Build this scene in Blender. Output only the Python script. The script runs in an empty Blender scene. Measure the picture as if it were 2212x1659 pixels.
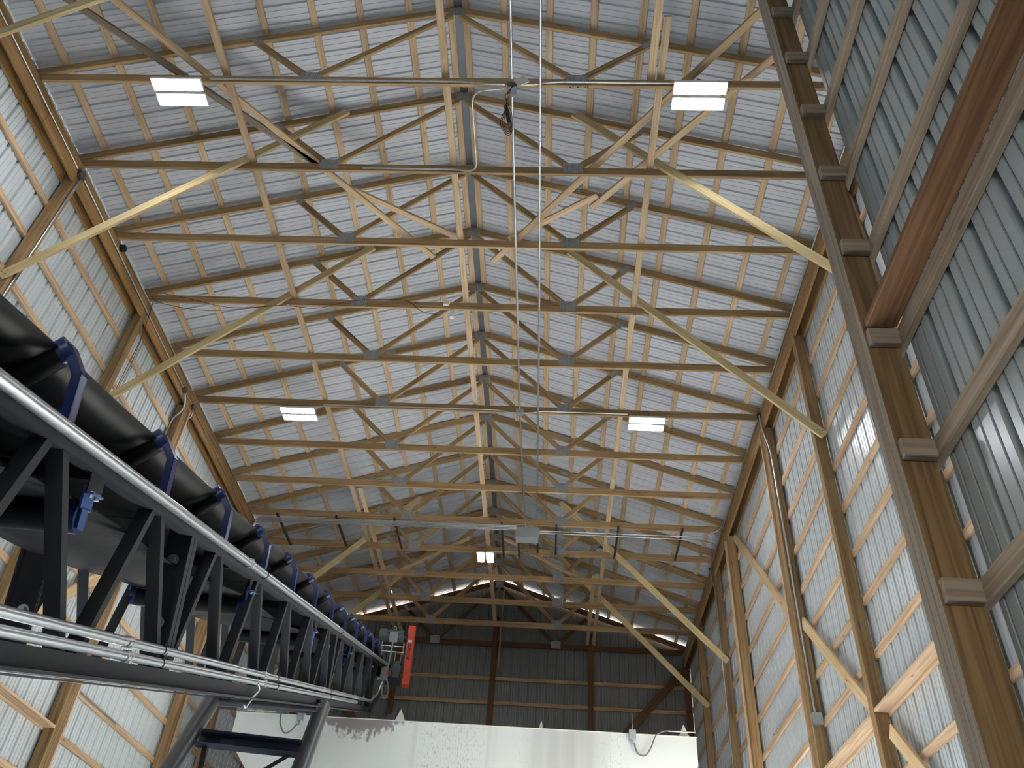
import bpy, math, random
from mathutils import Vector, Matrix
random.seed(7)
PI = math.pi
sc = bpy.context.scene
col = sc.collection

# ------------------------------------------------------------------ materials
def new_mat(name):
    m = bpy.data.materials.new(name); m.use_nodes = True
    nt = m.node_tree; b = nt.nodes['Principled BSDF']
    return m, nt, b
def node(nt, t, **kw):
    n = nt.nodes.new(t)
    for k, v in kw.items(): setattr(n, k, v)
    return n
def ramp(nt, stops):
    r = node(nt, 'ShaderNodeValToRGB'); e = r.color_ramp.elements
    while len(e) < len(stops): e.new(0.5)
    for q, (p, c) in zip(e, stops):
        q.position = p; q.color = (*c, 1)
    return r
def srgb(r, g, b):
    f = lambda c: (c/255/12.92) if c/255 <= .04045 else ((c/255+.055)/1.055)**2.4
    return (f(r), f(g), f(b))
def wood(name, light, dark, var=.16, rough=.72, knots=.5, grain=1.0):
    m, nt, b = new_mat(name); L = nt.links
    tc = node(nt, 'ShaderNodeTexCoord'); oi = node(nt, 'ShaderNodeObjectInfo')
    off = node(nt, 'ShaderNodeVectorMath', operation='SCALE'); off.inputs['Scale'].default_value = 37.0
    cx = node(nt, 'ShaderNodeCombineXYZ')
    for i in range(3): L.new(oi.outputs['Random'], cx.inputs[i])
    L.new(cx.outputs[0], off.inputs[0])
    add = node(nt, 'ShaderNodeVectorMath', operation='ADD')
    L.new(tc.outputs['Object'], add.inputs[0]); L.new(off.outputs[0], add.inputs[1])
    mp = node(nt, 'ShaderNodeMapping'); mp.inputs['Scale'].default_value = (1.1*grain, 34*grain, 34*grain)
    L.new(add.outputs[0], mp.inputs[0])
    n1 = node(nt, 'ShaderNodeTexNoise'); n1.inputs['Scale'].default_value = 1.0; n1.inputs['Detail'].default_value = 5
    n1.inputs['Distortion'].default_value = .6
    L.new(mp.outputs[0], n1.inputs['Vector'])
    r1 = ramp(nt, [(.3, dark), (.62, light)]); L.new(n1.outputs['Fac'], r1.inputs[0])
    n2 = node(nt, 'ShaderNodeTexNoise'); n2.inputs['Scale'].default_value = 1.3; n2.inputs['Detail'].default_value = 3
    L.new(add.outputs[0], n2.inputs['Vector'])
    mx = node(nt, 'ShaderNodeMix', data_type='RGBA', blend_type='MULTIPLY'); mx.inputs[0].default_value = .55
    r2 = ramp(nt, [(.3, (.62, .6, .58)), (.7, (1, 1, 1))]); L.new(n2.outputs['Fac'], r2.inputs[0])
    L.new(r1.outputs[0], mx.inputs[6]); L.new(r2.outputs[0], mx.inputs[7])
    # knots
    mk = node(nt, 'ShaderNodeMapping'); mk.inputs['Scale'].default_value = (2.2, 9, 9)
    L.new(add.outputs[0], mk.inputs[0])
    vo = node(nt, 'ShaderNodeTexVoronoi'); vo.inputs['Scale'].default_value = 1.0
    L.new(mk.outputs[0], vo.inputs['Vector'])
    rk = ramp(nt, [(.06, (.35, .27, .2)), (.13, (1, 1, 1))]); L.new(vo.outputs['Distance'], rk.inputs[0])
    mx2 = node(nt, 'ShaderNodeMix', data_type='RGBA', blend_type='MULTIPLY'); mx2.inputs[0].default_value = knots
    L.new(mx.outputs[2], mx2.inputs[6]); L.new(rk.outputs[0], mx2.inputs[7])
    hsv = node(nt, 'ShaderNodeHueSaturation')
    mr = node(nt, 'ShaderNodeMapRange'); mr.inputs['To Min'].default_value = 1-var; mr.inputs['To Max'].default_value = 1+var*.7
    L.new(oi.outputs['Random'], mr.inputs['Value']); L.new(mr.outputs[0], hsv.inputs['Value'])
    L.new(mx2.outputs[2], hsv.inputs['Color']); L.new(hsv.outputs[0], b.inputs['Base Color'])
    b.inputs['Roughness'].default_value = rough
    b.inputs['Specular IOR Level'].default_value = .25
    return m
def plain(name, colr, rough=.5, metal=0., noise=0., nscale=6., spec=.5, dark=None):
    m, nt, b = new_mat(name); L = nt.links
    b.inputs['Roughness'].default_value = rough; b.inputs['Metallic'].default_value = metal
    b.inputs['Specular IOR Level'].default_value = spec
    tc = node(nt, 'ShaderNodeTexCoord'); n1 = node(nt, 'ShaderNodeTexNoise')
    n1.inputs['Scale'].default_value = nscale; n1.inputs['Detail'].default_value = 6
    L.new(tc.outputs['Object'], n1.inputs['Vector'])
    d = dark or tuple(c*(1-noise) for c in colr)
    r = ramp(nt, [(.35, d), (.65, colr)]); L.new(n1.outputs['Fac'], r.inputs[0])
    L.new(r.outputs[0], b.inputs['Base Color'])
    return m
def emit(name, colr, strength):
    m, nt, b = new_mat(name)
    b.inputs['Base Color'].default_value = (.9, .9, .9, 1)
    b.inputs['Emission Color'].default_value = (*colr, 1); b.inputs['Emission Strength'].default_value = strength
    return m

M = {}
M['pine'] = wood('pine', srgb(222, 198, 164), srgb(190, 160, 124), knots=.5)
M['girt'] = wood('girt_pine', srgb(220, 192, 160), srgb(182, 150, 118), knots=.6)
M['brace'] = wood('brace_pine', srgb(228, 210, 164), srgb(204, 182, 132), var=.08, knots=.35)
M['knotty'] = wood('knotty_pine', srgb(226, 200, 158), srgb(196, 164, 120), knots=.9)
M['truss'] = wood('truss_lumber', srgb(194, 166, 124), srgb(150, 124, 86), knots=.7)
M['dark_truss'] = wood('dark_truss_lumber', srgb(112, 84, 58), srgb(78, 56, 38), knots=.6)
M['header'] = wood('header_lumber', srgb(180, 144, 98), srgb(138, 104, 64), knots=.6)
M['post'] = wood('post_lumber', srgb(164, 136, 98), srgb(122, 98, 66), knots=.5)
M['old_post'] = wood('old_post_lumber', srgb(140, 114, 80), srgb(94, 74, 50), knots=.5, var=.03)
M['grey_wood'] = wood('weathered_grey_lumber', srgb(160, 148, 132), srgb(122, 112, 98), knots=.5, var=.06)
M['grey_girt'] = wood('weathered_girt_lumber', srgb(182, 166, 146), srgb(140, 124, 104), knots=.7, var=.08)
M['brown_board'] = wood('brown_board', srgb(150, 114, 82), srgb(106, 76, 52), knots=.9, var=.03)
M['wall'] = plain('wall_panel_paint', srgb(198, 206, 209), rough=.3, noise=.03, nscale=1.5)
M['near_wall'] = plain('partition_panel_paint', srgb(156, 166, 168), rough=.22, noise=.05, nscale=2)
M['roof'] = plain('roof_panel', srgb(202, 208, 216), rough=.42, metal=.0, noise=.04, nscale=1.2)
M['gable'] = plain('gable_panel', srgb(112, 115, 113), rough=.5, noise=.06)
M['galv'] = plain('galvanized_steel', srgb(196, 202, 204), rough=.32, metal=.85, dark=srgb(182, 188, 191), nscale=30)
M['strut'] = plain('strut_steel', srgb(98, 102, 106), rough=.45, metal=.6, noise=.2)
M['plate'] = plain('nail_plate', srgb(172, 174, 176), rough=.45, metal=.35, noise=.15, nscale=20)
M['ridge'] = plain('ridge_flashing', srgb(130, 136, 146), rough=.4, metal=.5, noise=.1)
M['grey_steel'] = plain('grey_painted_steel', srgb(50, 54, 57), rough=.55, noise=.12, nscale=9, spec=.25)
M['leg_steel'] = plain('grey_pipe_steel', srgb(88, 90, 93), rough=.38, noise=.12, metal=.2, nscale=7)
M['blue'] = plain('blue_paint', srgb(20, 46, 106), rough=.32, noise=.15, nscale=10)
M['light_blue'] = plain('light_blue_paint', srgb(50, 88, 150), rough=.4, noise=.1)
M['navy_steel'] = plain('navy_steel', srgb(40, 48, 64), rough=.5, noise=.3, nscale=5)
M['belt'] = plain('rubber_belt', srgb(38, 39, 42), rough=.45, noise=.35, nscale=7, spec=.35)
M['return_belt'] = plain('scuffed_rubber_belt', srgb(33, 35, 39), rough=.7, noise=.35, nscale=9, spec=.15)
M['roller'] = plain('black_roller', srgb(18, 19, 21), rough=.6, noise=.2, spec=.25)
M['orange'] = plain('orange_guard_paint', srgb(226, 74, 40), rough=.4, noise=.1)
M['motor'] = plain('motor_grey', srgb(92, 102, 108), rough=.5, noise=.15)
M['gear'] = plain('gearbox_green_grey', srgb(84, 100, 100), rough=.5, noise=.2)
M['box'] = plain('enclosure_grey', srgb(150, 160, 162), rough=.45, noise=.04)
M['black'] = plain('black_paint', srgb(26, 26, 28), rough=.6, noise=.1)
M['white'] = plain('white_label', srgb(236, 228, 220), rough=.6, noise=.05)
M['red'] = plain('red_plastic', srgb(206, 44, 38), rough=.4, noise=.05)
M['red_wire'] = plain('red_wire', srgb(110, 40, 36), rough=.5)
M['dust'] = plain('purple_grey_dust', srgb(104, 94, 100), rough=.95, noise=.35, nscale=30, spec=.1)
M['concrete'] = plain('concrete', srgb(152, 153, 154), rough=.85, noise=.15, nscale=1.5)
M['gravel'] = plain('gravel', srgb(150, 146, 138), rough=.95, noise=.3, nscale=8)
M['lamp'] = emit('lamp_lens', (.97, .97, 1.0), 110.0)
M['housing'] = plain('lamp_housing', srgb(225, 225, 222), rough=.4)

def bin_mat():
    m, nt, b = new_mat('bin_paint'); L = nt.links
    tc = node(nt, 'ShaderNodeTexCoord'); sep = node(nt, 'ShaderNodeSeparateXYZ'); L.new(tc.outputs['Object'], sep.inputs[0])
    def math_(op, a, bb=None, c=None):
        n = node(nt, 'ShaderNodeMath', operation=op)
        for i, v in enumerate((a, bb, c)):
            if v is None: continue
            if isinstance(v, (int, float)): n.inputs[i].default_value = v
            else: L.new(v, n.inputs[i])
        return n.outputs[0]
    def noise(scale, mapscale=(1, 1, 1), detail=4):
        mp = node(nt, 'ShaderNodeMapping'); mp.inputs['Scale'].default_value = mapscale
        L.new(tc.outputs['Object'], mp.inputs[0])
        n = node(nt, 'ShaderNodeTexNoise'); n.inputs['Scale'].default_value = scale; n.inputs['Detail'].default_value = detail
        L.new(mp.outputs[0], n.inputs['Vector']); return n.outputs['Fac']
    X, Z = sep.outputs['X'], sep.outputs['Z']       # object origin: middle of the front rim, z down from the rim is negative
    # dust under the conveyor head: patch hanging from the rim
    def bump(x0, x1, soft):
        a = math_('MULTIPLY', math_('SUBTRACT', X, x0), 1/soft); c = math_('MULTIPLY', math_('SUBTRACT', x1, X), 1/soft)
        k = node(nt, 'ShaderNodeClamp'); L.new(math_('MINIMUM', a, c), k.inputs[0]); return k.outputs[0]
    n = noise(8, (1.7, 1, 1.0), 10)
    reach = math_('SUBTRACT', math_('MULTIPLY', bump(-2.75, -.6, .8), .40), .12)
    edge = math_('ADD', math_('ADD', Z, reach), math_('MULTIPLY', math_('SUBTRACT', n, .5), .62))
    patch = node(nt, 'ShaderNodeMapRange'); patch.inputs['From Min'].default_value = 0; patch.inputs['From Max'].default_value = .10
    L.new(edge, patch.inputs['Value'])
    # vertical streaks and specks
    st = noise(1.0, (3.2, 1, .12), 3)
    rs = ramp(nt, [(.56, (0, 0, 0)), (.72, (1, 1, 1))]); L.new(st, rs.inputs[0])
    sx = math_('MULTIPLY', rs.outputs[0], math_('ADD', math_('MULTIPLY', bump(-2.6, .9, .5), .55), math_('MULTIPLY', bump(.7, 2.7, .3), 1.0)))
    sp = noise(26, (1.6, 1, .55), 2)
    rp = ramp(nt, [(.56, (0, 0, 0)), (.62, (1, 1, 1))]); L.new(sp, rp.inputs[0])
    spk = math_('MULTIPLY', rp.outputs[0], math_('ADD', math_('MULTIPLY', bump(-1.0, .6, .5), .75), math_('MULTIPLY', bump(.8, 2.8, .4), .7)))
    br = math_('MULTIPLY', bump(.95, 2.45, .35), math_('MULTIPLY', noise(2.0, (2.4, 1, .1), 2), .9))
    f = math_('MAXIMUM', math_('MAXIMUM', patch.outputs[0], math_('MULTIPLY', sx, .55)), math_('MAXIMUM', math_('MULTIPLY', spk, .5), math_('MULTIPLY', br, .9)))
    k = node(nt, 'ShaderNodeClamp'); L.new(f, k.inputs[0])
    mx = node(nt, 'ShaderNodeMix', data_type='RGBA'); L.new(k.outputs[0], mx.inputs[0])
    mx.inputs[6].default_value = (*srgb(204, 211, 209), 1); mx.inputs[7].default_value = (*srgb(134, 129, 133), 1)
    L.new(mx.outputs[2], b.inputs['Base Color']); b.inputs['Roughness'].default_value = .5
    return m
M['bin'] = bin_mat()
M['bin_plain'] = plain('bin_paint_plain', srgb(206, 208, 196), rough=.5, noise=.06)

# ------------------------------------------------------------------ helpers
ORG = {}
def link(o, parent=None, loc=None):
    col.objects.link(o)
    if parent is not None: o.parent = parent
    return o
def org(o): return ORG.get(o.name, Vector((0, 0, 0)))
def thing(name, loc, label, cat, group=None):
    o = bpy.data.objects.new(name, None); o.empty_display_size = .1
    o.location = loc; col.objects.link(o); ORG[o.name] = Vector(loc)
    tag(o, label, cat, group); return o
def tag(o, label, cat, group=None):
    o['label'] = label; o['category'] = cat; o['kind'] = 'thing'
    if group: o['group'] = group
    return o
def struct(o): o['kind'] = 'structure'; return o

class MB:
    def __init__(s): s.v = []; s.f = []; s.mi = []
    def quad(s, pts, mi=0):
        i = len(s.v); s.v += [Vector(p) for p in pts]; s.f.append(tuple(range(i, i+len(pts)))); s.mi.append(mi)
    def prism(s, ring0, ring1, mi=0, caps=True):
        n = len(ring0); i = len(s.v)
        s.v += [Vector(p) for p in ring0] + [Vector(p) for p in ring1]
        for k in range(n):
            s.f.append((i+k, i+(k+1) % n, i+n+(k+1) % n, i+n+k)); s.mi.append(mi)
        if caps:
            s.f.append(tuple(i+k for k in reversed(range(n)))); s.mi.append(mi)
            s.f.append(tuple(i+n+k for k in range(n))); s.mi.append(mi)
    def box(s, x0, x1, y0, y1, z0, z1, F=None, mi=0):
        F = F or (lambda a, b, c: Vector((a, b, c)))
        s.prism([F(x0, y0, z0), F(x1, y0, z0), F(x1, y1, z0), F(x0, y1, z0)],
                [F(x0, y0, z1), F(x1, y0, z1), F(x1, y1, z1), F(x0, y1, z1)], mi)
    def cyl(s, a, b, r, n=16, r2=None, mi=0):
        a, b = Vector(a), Vector(b); d = (b-a).normalized()
        p = d.cross(Vector((0, 0, 1)))
        if p.length < 1e-3: p = d.cross(Vector((1, 0, 0)))
        p.normalize(); q = d.cross(p); r2 = r if r2 is None else r2
        s.prism([a+(p*math.cos(t)+q*math.sin(t))*r for t in [2*PI*k/n for k in range(n)]],
                [b+(p*math.cos(t)+q*math.sin(t))*r2 for t in [2*PI*k/n for k in range(n)]], mi)
    def tube(s, pts, r, n=10, mi=0):
        pts = [Vector(p) for p in pts]; rings = []; prev = None
        for k, P in enumerate(pts):
            d = (pts[min(k+1, len(pts)-1)] - pts[max(k-1, 0)]).normalized()
            if prev is None:
                p = d.cross(Vector((.3, .2, 1)));
                if p.length < 1e-3: p = d.cross(Vector((1, 0, 0)))
            else: p = prev - d*prev.dot(d)
            p.normalize(); prev = p; q = d.cross(p)
            rings.append([P+(p*math.cos(2*PI*t/n)+q*math.sin(2*PI*t/n))*r for t in range(n)])
        i = len(s.v)
        for R in rings: s.v += R
        for k in range(len(rings)-1):
            for t in range(n):
                s.f.append((i+k*n+t, i+k*n+(t+1) % n, i+(k+1)*n+(t+1) % n, i+(k+1)*n+t)); s.mi.append(mi)
        s.f.append(tuple(i+t for t in reversed(range(n)))); s.mi.append(mi)
        s.f.append(tuple(i+(len(rings)-1)*n+t for t in range(n))); s.mi.append(mi)
    def build(s, name, mats, parent=None, loc=None, smooth=None):
        """vertices are world coordinates; origin at the parent's origin (or loc)"""
        o0 = org(parent) if parent is not None else Vector(loc or (0, 0, 0))
        me = bpy.data.meshes.new(name)
        me.from_pydata([tuple(v-o0) for v in s.v], [], s.f)
        if not isinstance(mats, (list, tuple)): mats = [mats]
        for m in mats: me.materials.append(M[m])
        for p, i in zip(me.polygons, s.mi): p.material_index = i
        me.update()
        import bmesh
        bm = bmesh.new(); bm.from_mesh(me); bmesh.ops.recalc_face_normals(bm, faces=bm.faces); bm.to_mesh(me); bm.free()
        if smooth is not None:
            for p in me.polygons: p.use_smooth = True
            me.set_sharp_from_angle(angle=math.radians(smooth))
        ob = bpy.data.objects.new(name, me); col.objects.link(ob)
        if parent is not None: ob.parent = parent
        else: ob.location = o0
        ORG[ob.name] = o0
        return ob
def fillet(pts, r, n=5):
    pts = [Vector(p) for p in pts]; out = [pts[0]]
    for a, b, c in zip(pts, pts[1:], pts[2:]):
        d1 = (a-b); d2 = (c-b); k = min(r, d1.length*.45, d2.length*.45)
        p, q = b+d1.normalized()*k, b+d2.normalized()*k
        for i in range(n+1):
            t = i/n; out.append(p*(1-t)**2 + b*2*t*(1-t) + q*t*t)
    out.append(pts[-1]); return out
def spline(pts, n=8):
    P = [Vector(p) for p in pts]; out = []
    for i in range(len(P)-1):
        p0, p1, p2, p3 = P[max(i-1, 0)], P[i], P[i+1], P[min(i+2, len(P)-1)]
        for k in range(n):
            t = k/n
            out.append(.5*((2*p1)+(p2-p0)*t+(2*p0-5*p1+4*p2-p3)*t*t+(3*p1-p0-3*p2+p3)*t**3))
    out.append(P[-1]); return out

_lm = {}
def lumber(name, A, B, w, h, mat, up=(0, 0, 1), parent=None):
    """sawn board from A to B, h along 'up', w across; small eased edges"""
    A, B = Vector(A), Vector(B); L = (B-A).length; x = (B-A).normalized()
    u = Vector(up); y = u.cross(x)
    if y.length < 1e-4: y = Vector((1, 0, 0)).cross(x)
    y.normalize(); z = x.cross(y)
    key = (round(L, 3), w, h, mat)
    if key not in _lm:
        me = bpy.data.meshes.new(name); c = .004
        ring = [(-w/2+c, -h/2), (w/2-c, -h/2), (w/2, -h/2+c), (w/2, h/2-c), (w/2-c, h/2), (-w/2+c, h/2), (-w/2, h/2-c), (-w/2, -h/2+c)]
        vs = [(-L/2, a, b) for a, b in ring]+[(L/2, a, b) for a, b in ring]
        fs = [(k, k+8, (k+1) % 8+8, (k+1) % 8) for k in range(8)]+[tuple(range(8)), tuple(reversed(range(8, 16)))]
        me.from_pydata(vs, [], fs); me.materials.append(M[mat]); me.update()
        import bmesh
        bm = bmesh.new(); bm.from_mesh(me); bmesh.ops.recalc_face_normals(bm, faces=bm.faces); bm.to_mesh(me); bm.free()
        _lm[key] = me
    o = bpy.data.objects.new(name, _lm[key])
    mid = (A+B)/2 - (org(parent) if parent is not None else Vector((0, 0, 0)))
    o.matrix_world = Matrix((x, y, z)).transposed().to_4x4()
    o.location = mid
    col.objects.link(o)
    if parent is not None: o.parent = parent
    return o
ORDN = ['topmost', 'second', 'third', 'fourth', 'fifth', 'sixth', 'seventh', 'eighth', 'ninth', 'tenth', 'eleventh', 'twelfth', 'thirteenth', 'fourteenth', 'fifteenth', 'sixteenth']
ORDF = ['first']+ORDN[1:]

# ------------------------------------------------------------------ camera (eye 1.6 m above the floor)
EYE = Vector((1.51595, 0, 1.6))
F_PX, PIT, YAW, ROL = 1815.2611, .70586169, -.07746579, .08186714
c_, s_ = math.cos(YAW), math.sin(YAW)
right = Vector((c_, -s_, 0)); f0 = Vector((s_, c_, 0)); up0 = Vector((0, 0, 1))
fwd = math.cos(PIT)*f0+math.sin(PIT)*up0; uu = -math.sin(PIT)*f0+math.cos(PIT)*up0
r2 = math.cos(ROL)*right+math.sin(ROL)*uu; u2 = -math.sin(ROL)*right+math.cos(ROL)*uu
cam = bpy.data.cameras.new('camera'); cam.sensor_width = 36; cam.lens = F_PX/2212*36; cam.clip_start = .05
co = bpy.data.objects.new('camera', cam); col.objects.link(co)
mw = Matrix((r2, u2, -fwd)).transposed().to_4x4(); mw.translation = EYE
co.matrix_world = mw; sc.camera = co
def px(P):
    d = Vector(P)-EYE; k = d.dot(fwd)
    if k <= .05: return None
    return 1106+F_PX*d.dot(r2)/k, 829.5-F_PX*d.dot(u2)/k
def in_view(A, B, mar=40):
    A, B = Vector(A), Vector(B)
    for i in range(21):
        q = px(A+(B-A)*i/20)
        if q and -mar < q[0] < 2212+mar and -mar < q[1] < 1659+mar: return True
    return False

# ------------------------------------------------------------------ dimensions
SP = 1.2192; Y1 = 5.16268
def TY(n): return Y1+SP*(n-1)
GY = TY(14)                      # gable
XI, XO = 4.83, 4.97              # post inner and outer faces
XG = 5.01                        # girt outer face = inside of the panels
def zroof(x): return 12.50-.336*abs(x)   # top edge of the top chords
NZ = .6096

# ------------------------------------------------------------------ ground
b = MB(); b.box(-60, 60, -60, 90, -.35, -.06); g = struct(b.build('ground', 'gravel'))
b = MB(); b.box(-5.2, 5.2, -12, GY+.2, -.06, 0); struct(b.build('floor', 'concrete'))

# ------------------------------------------------------------------ corrugated panels
def profile(u0, u1):
    P = .2286; pts = [(u0, 0)]
    k = math.floor(u0/P)
    while k*P < u1:
        c = k*P
        for du, d in ((-.023, 0), (-.014, .030), (.014, .030), (.023, 0), (.068, 0), (.072, .008), (.080, .008), (.084, 0), (.145, 0), (.149, .008), (.157, .008), (.161, 0)):
            if u0 < c+du < u1: pts.append((c+du, d))
        k += 1
    pts.append((u1, 0)); return pts
def sheet(bm, u0, u1, v0, v1, F):
    """v0, v1: numbers or functions of u; F(u, depth_outward, v)"""
    pr = profile(u0, u1)
    f0 = v0 if callable(v0) else (lambda u: v0); f1 = v1 if callable(v1) else (lambda u: v1)
    for (a, da), (c, dc) in zip(pr, pr[1:]):
        bm.quad([F(a, da, f0(a)), F(c, dc, f0(c)), F(c, dc, f1(c)), F(a, da, f1(a))])
DOOR0, DOOR1 = 11.25, 14.35
DOORH = {-1: 4.15, 1: 5.05}
YB = -7.0                        # the building runs on behind the camera
for side, sx in (('left', -1), ('right', 1)):
    b = MB(); F = lambda u, d, v: Vector((sx*(XG+.001+d), u, v))
    y_start = YB
    sheet(b, y_start, DOOR0, 0, 10.853, F); sheet(b, DOOR0, DOOR1, DOORH[sx], 10.853, F); sheet(b, DOOR1, GY+.08, 0, 10.853, F)
    struct(b.build('wall_'+side, 'wall'))
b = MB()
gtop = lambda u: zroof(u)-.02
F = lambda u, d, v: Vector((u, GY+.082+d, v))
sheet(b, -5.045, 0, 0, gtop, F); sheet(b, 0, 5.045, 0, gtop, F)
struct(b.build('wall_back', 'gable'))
# unseen front wall behind the camera; opening added to let in fill light
b = MB()
F = lambda u, d, v: Vector((u, YB-.001-d, v))
ft = lambda u: zroof(u)-.02
sheet(b, -5.0, -2.4, 0, ft, F); sheet(b, -2.4, 0, 3.9, ft, F); sheet(b, 0, 2.4, 3.9, ft, F); sheet(b, 2.4, 5.0, 0, ft, F)
struct(b.build('wall_front', 'wall'))
# roof
b = MB()
for sx in (-1, 1):
    F = lambda u, d, v: Vector((sx*v, u, 12.50-.336*v+.039+d))
    sheet(b, YB, GY+.085, .03, 5.12, F)
struct(b.build('ceiling', 'roof'))
b = MB(); b.box(-.085, .085, YB, GY+.08, 12.552, 12.556)
b.prism([(-.06, YB, 12.508), (.06, YB, 12.508), (.06, YB, 12.513), (-.06, YB, 12.513)], [(-.06, GY, 12.508), (.06, GY, 12.508), (.06, GY, 12.513), (-.06, GY, 12.513)])
tag(b.build('ridge_flashing', 'ridge', loc=(0, 5, 12.5)), 'grey metal flashing strip running along the roof ridge', 'flashing')
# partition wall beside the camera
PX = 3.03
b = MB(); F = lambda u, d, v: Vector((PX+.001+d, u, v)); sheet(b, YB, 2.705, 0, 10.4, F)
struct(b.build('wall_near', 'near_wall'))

# ------------------------------------------------------------------ roof trusses
def plate(bm, c, w, h, y, n=9, ang=0):
    ca, sa = math.cos(ang), math.sin(ang)
    for k in range(n):
        a0 = -w/2+w*k/n; a1 = a0+w/n; am = (a0+a1)/2
        Q = lambda a, v, d: Vector((c[0]+a*ca-v*sa, y-d, c[1]+a*sa+v*ca))
        bm.quad([Q(a0, -h/2, .001), Q(am, -h/2, .008), Q(am, h/2, .008), Q(a0, h/2, .001)])
        bm.quad([Q(am, -h/2, .008), Q(a1, -h/2, .001), Q(a1, h/2, .001), Q(am, h/2, .008)])
def make_truss(n, mat, drop=0., label='', group='roof trusses'):
    y = TY(n); t = thing('roof_truss', (0, y, 10.57), label, 'roof truss', group)
    P = lambda x, z: Vector((x, y, z))
    e = 4.90
    lumber('bottom_chord', P(-e, 10.64), P(e, 10.64), .038, .14, mat, parent=t)
    sl = math.atan(.336); off = .07/math.cos(sl)
    for sx in (-1, 1):
        lumber('top_chord', P(sx*5.0, zroof(5.0)-off-drop), P(sx*.0, zroof(0)-off-drop), .0385, .14, mat, parent=t)
        lumber('web', P(sx*1.56, 10.70), P(sx*.06, 12.27-drop), .037, .089, mat, parent=t)
        lumber('web', P(sx*1.60, 10.70), P(sx*2.45, 11.54-drop), .037, .089, mat, parent=t)
        b = MB(); plate(b, (sx*1.58, 10.685), .25, .21, y-.020, 10); b.build('gusset_plate', 'plate', t)
        b = MB(); plate(b, (sx*2.44, 11.535-drop), .20, .09, y-.020, 8, math.atan2(.84, sx*.85) if sx > 0 else PI-math.atan2(.84, .85)); b.build('gusset_plate', 'plate', t)
        b = MB(); plate(b, (sx*1.62, zroof(1.62)-off-drop), .17, .1, y-.020, 7, -sx*sl); b.build('gusset_plate', 'plate', t)
    b = MB(); plate(b, (0, 12.36-drop), .21, .21, y-.0205, 9); b.build('gusset_plate', 'plate', t)
    return t
SPECIAL = {1: 'roof truss whose bottom chord carries the two nearest lamps', 6: 'roof truss carrying the middle pair of lamps',
           10: 'roof truss with the single far lamp hanging below it', 2: 'roof truss with the bent metal conduit end clipped to its bottom chord',
           4: 'roof truss with loose red and black wires on its bottom chord', 9: 'roof truss just in front of the grey conduit junction box'}
for n in range(1, 14):
    lab = SPECIAL.get(n, 'wooden roof truss, %s counting from the top of the photo' % ORDF[n-1])
    make_truss(n, 'truss', 0, lab)
TR = {o.location.y: o for o in col.objects if o.name.startswith('roof_truss')}
rr = random.Random(11)
for n, x0, x1 in ((1, 1.50, 1.72), (4, 2.54, 3.27), (5, 2.60, 3.25), (9, 3.05, 3.65), (11, 2.85, 3.50)):
    t = min(TR.values(), key=lambda o: abs(o.location.y-TY(n))); b = MB(); x = x0
    while x < x1:
        w_ = rr.uniform(.012, .035)
        if rr.random() < .75:
            for k in range(rr.choice((1, 2, 2))):
                yy = TY(n)+rr.uniform(-.012, .006); b.box(x, x+w_*rr.uniform(.3, 1), yy, yy+rr.uniform(.004, .012), 10.5685, 10.5698)
        x += w_+.012
    b.build('ink_stamp', 'black', t)
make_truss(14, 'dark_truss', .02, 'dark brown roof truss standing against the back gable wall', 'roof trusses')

# ------------------------------------------------------------------ purlins (flat 2x4 under the sheets)
PURL = [.1, .62, 1.22, 1.78, 2.37, 2.95, 3.55, 4.13, 4.68]
for sx, sd in ((-1, 'left'), (1, 'right')):
    for k, x in enumerate(PURL):
        sl = math.atan(.336)*(-sx)
        nrm = (math.sin(-sl)*1.0, 0, math.cos(sl))
        z = zroof(x)+.0195
        o = lumber('roof_purlin', (sx*x, YB, z), (sx*x, GY+.08, z), .089, .037, 'pine', up=nrm)
        tag(o, 'pale pine roof purlin, %s from the ridge on the %s slope' % (ORDF[k], sd), 'purlin', 'roof purlins')

# ------------------------------------------------------------------ long lateral braces lying on the bottom chords
LAT = [(-2.60, 2.0, GY, 'leftmost long pine board laid across the truss bottom chords', 0), (-2.44, 14.0, GY, 'short doubled pine board beside the left long board near the gable', .0),
       (.04, 2.0, 19.9, 'long pine board across the bottom chords just left of the ridge', 0), (2.55, 4.4, GY, 'long pine board across the right side of the bottom chords', 0),
       (2.44, 2.0, 5.25, 'pine board overlapping the right long board at the top of the photo', 0), (2.39, 17.2, GY, 'doubled pine board beside the right long board near the gable', 0)]
for x, y0, y1, lab, dz in LAT:
    o = lumber('lateral_brace', (x, y0, 10.729+dz), (x, y1, 10.729+dz), .089, .036, 'pine'); tag(o, lab, 'board', 'lateral braces on the trusses')
DIA = [((-4.6, 3.2, 10.77), (-.38, 7.97, 10.77), 'long diagonal pine brace from upper left corner over the trusses', .038, .089),
       ((4.4, 3.35, 10.77), (.47, 8.03, 10.77), 'long diagonal pine brace crossing right of the ridge over the trusses', .038, .089),
       ((-4.75, 3.78, 10.77), (-1.72, 6.46, 10.77), 'pale grey splintered diagonal brace passing behind the left near lamp', .038, .089),
       ((-1.47, 6.79, 10.81), (-.03, 7.62, 10.81), 'short diagonal brace left of the ridge in front of the third truss', .038, .089),
       ((1.91, 6.86, 10.81), (.72, 7.64, 10.81), 'short diagonal brace right of the ridge in front of the third truss', .038, .089),
       ((1.84, 7.07, 10.81), (4.0, 4.7, 10.81), 'diagonal brace running behind the right near lamp to a sawn end', .038, .089),
       ((.37, 15.81, 10.77), (1.98, 17.42, 10.77), 'diagonal brace right of the far lamp near the gable', .038, .089),
       ((-.38, 15.88, 10.77), (-2.05, 17.45, 10.77), 'diagonal brace left of the far lamp near the gable', .038, .089)]
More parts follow.
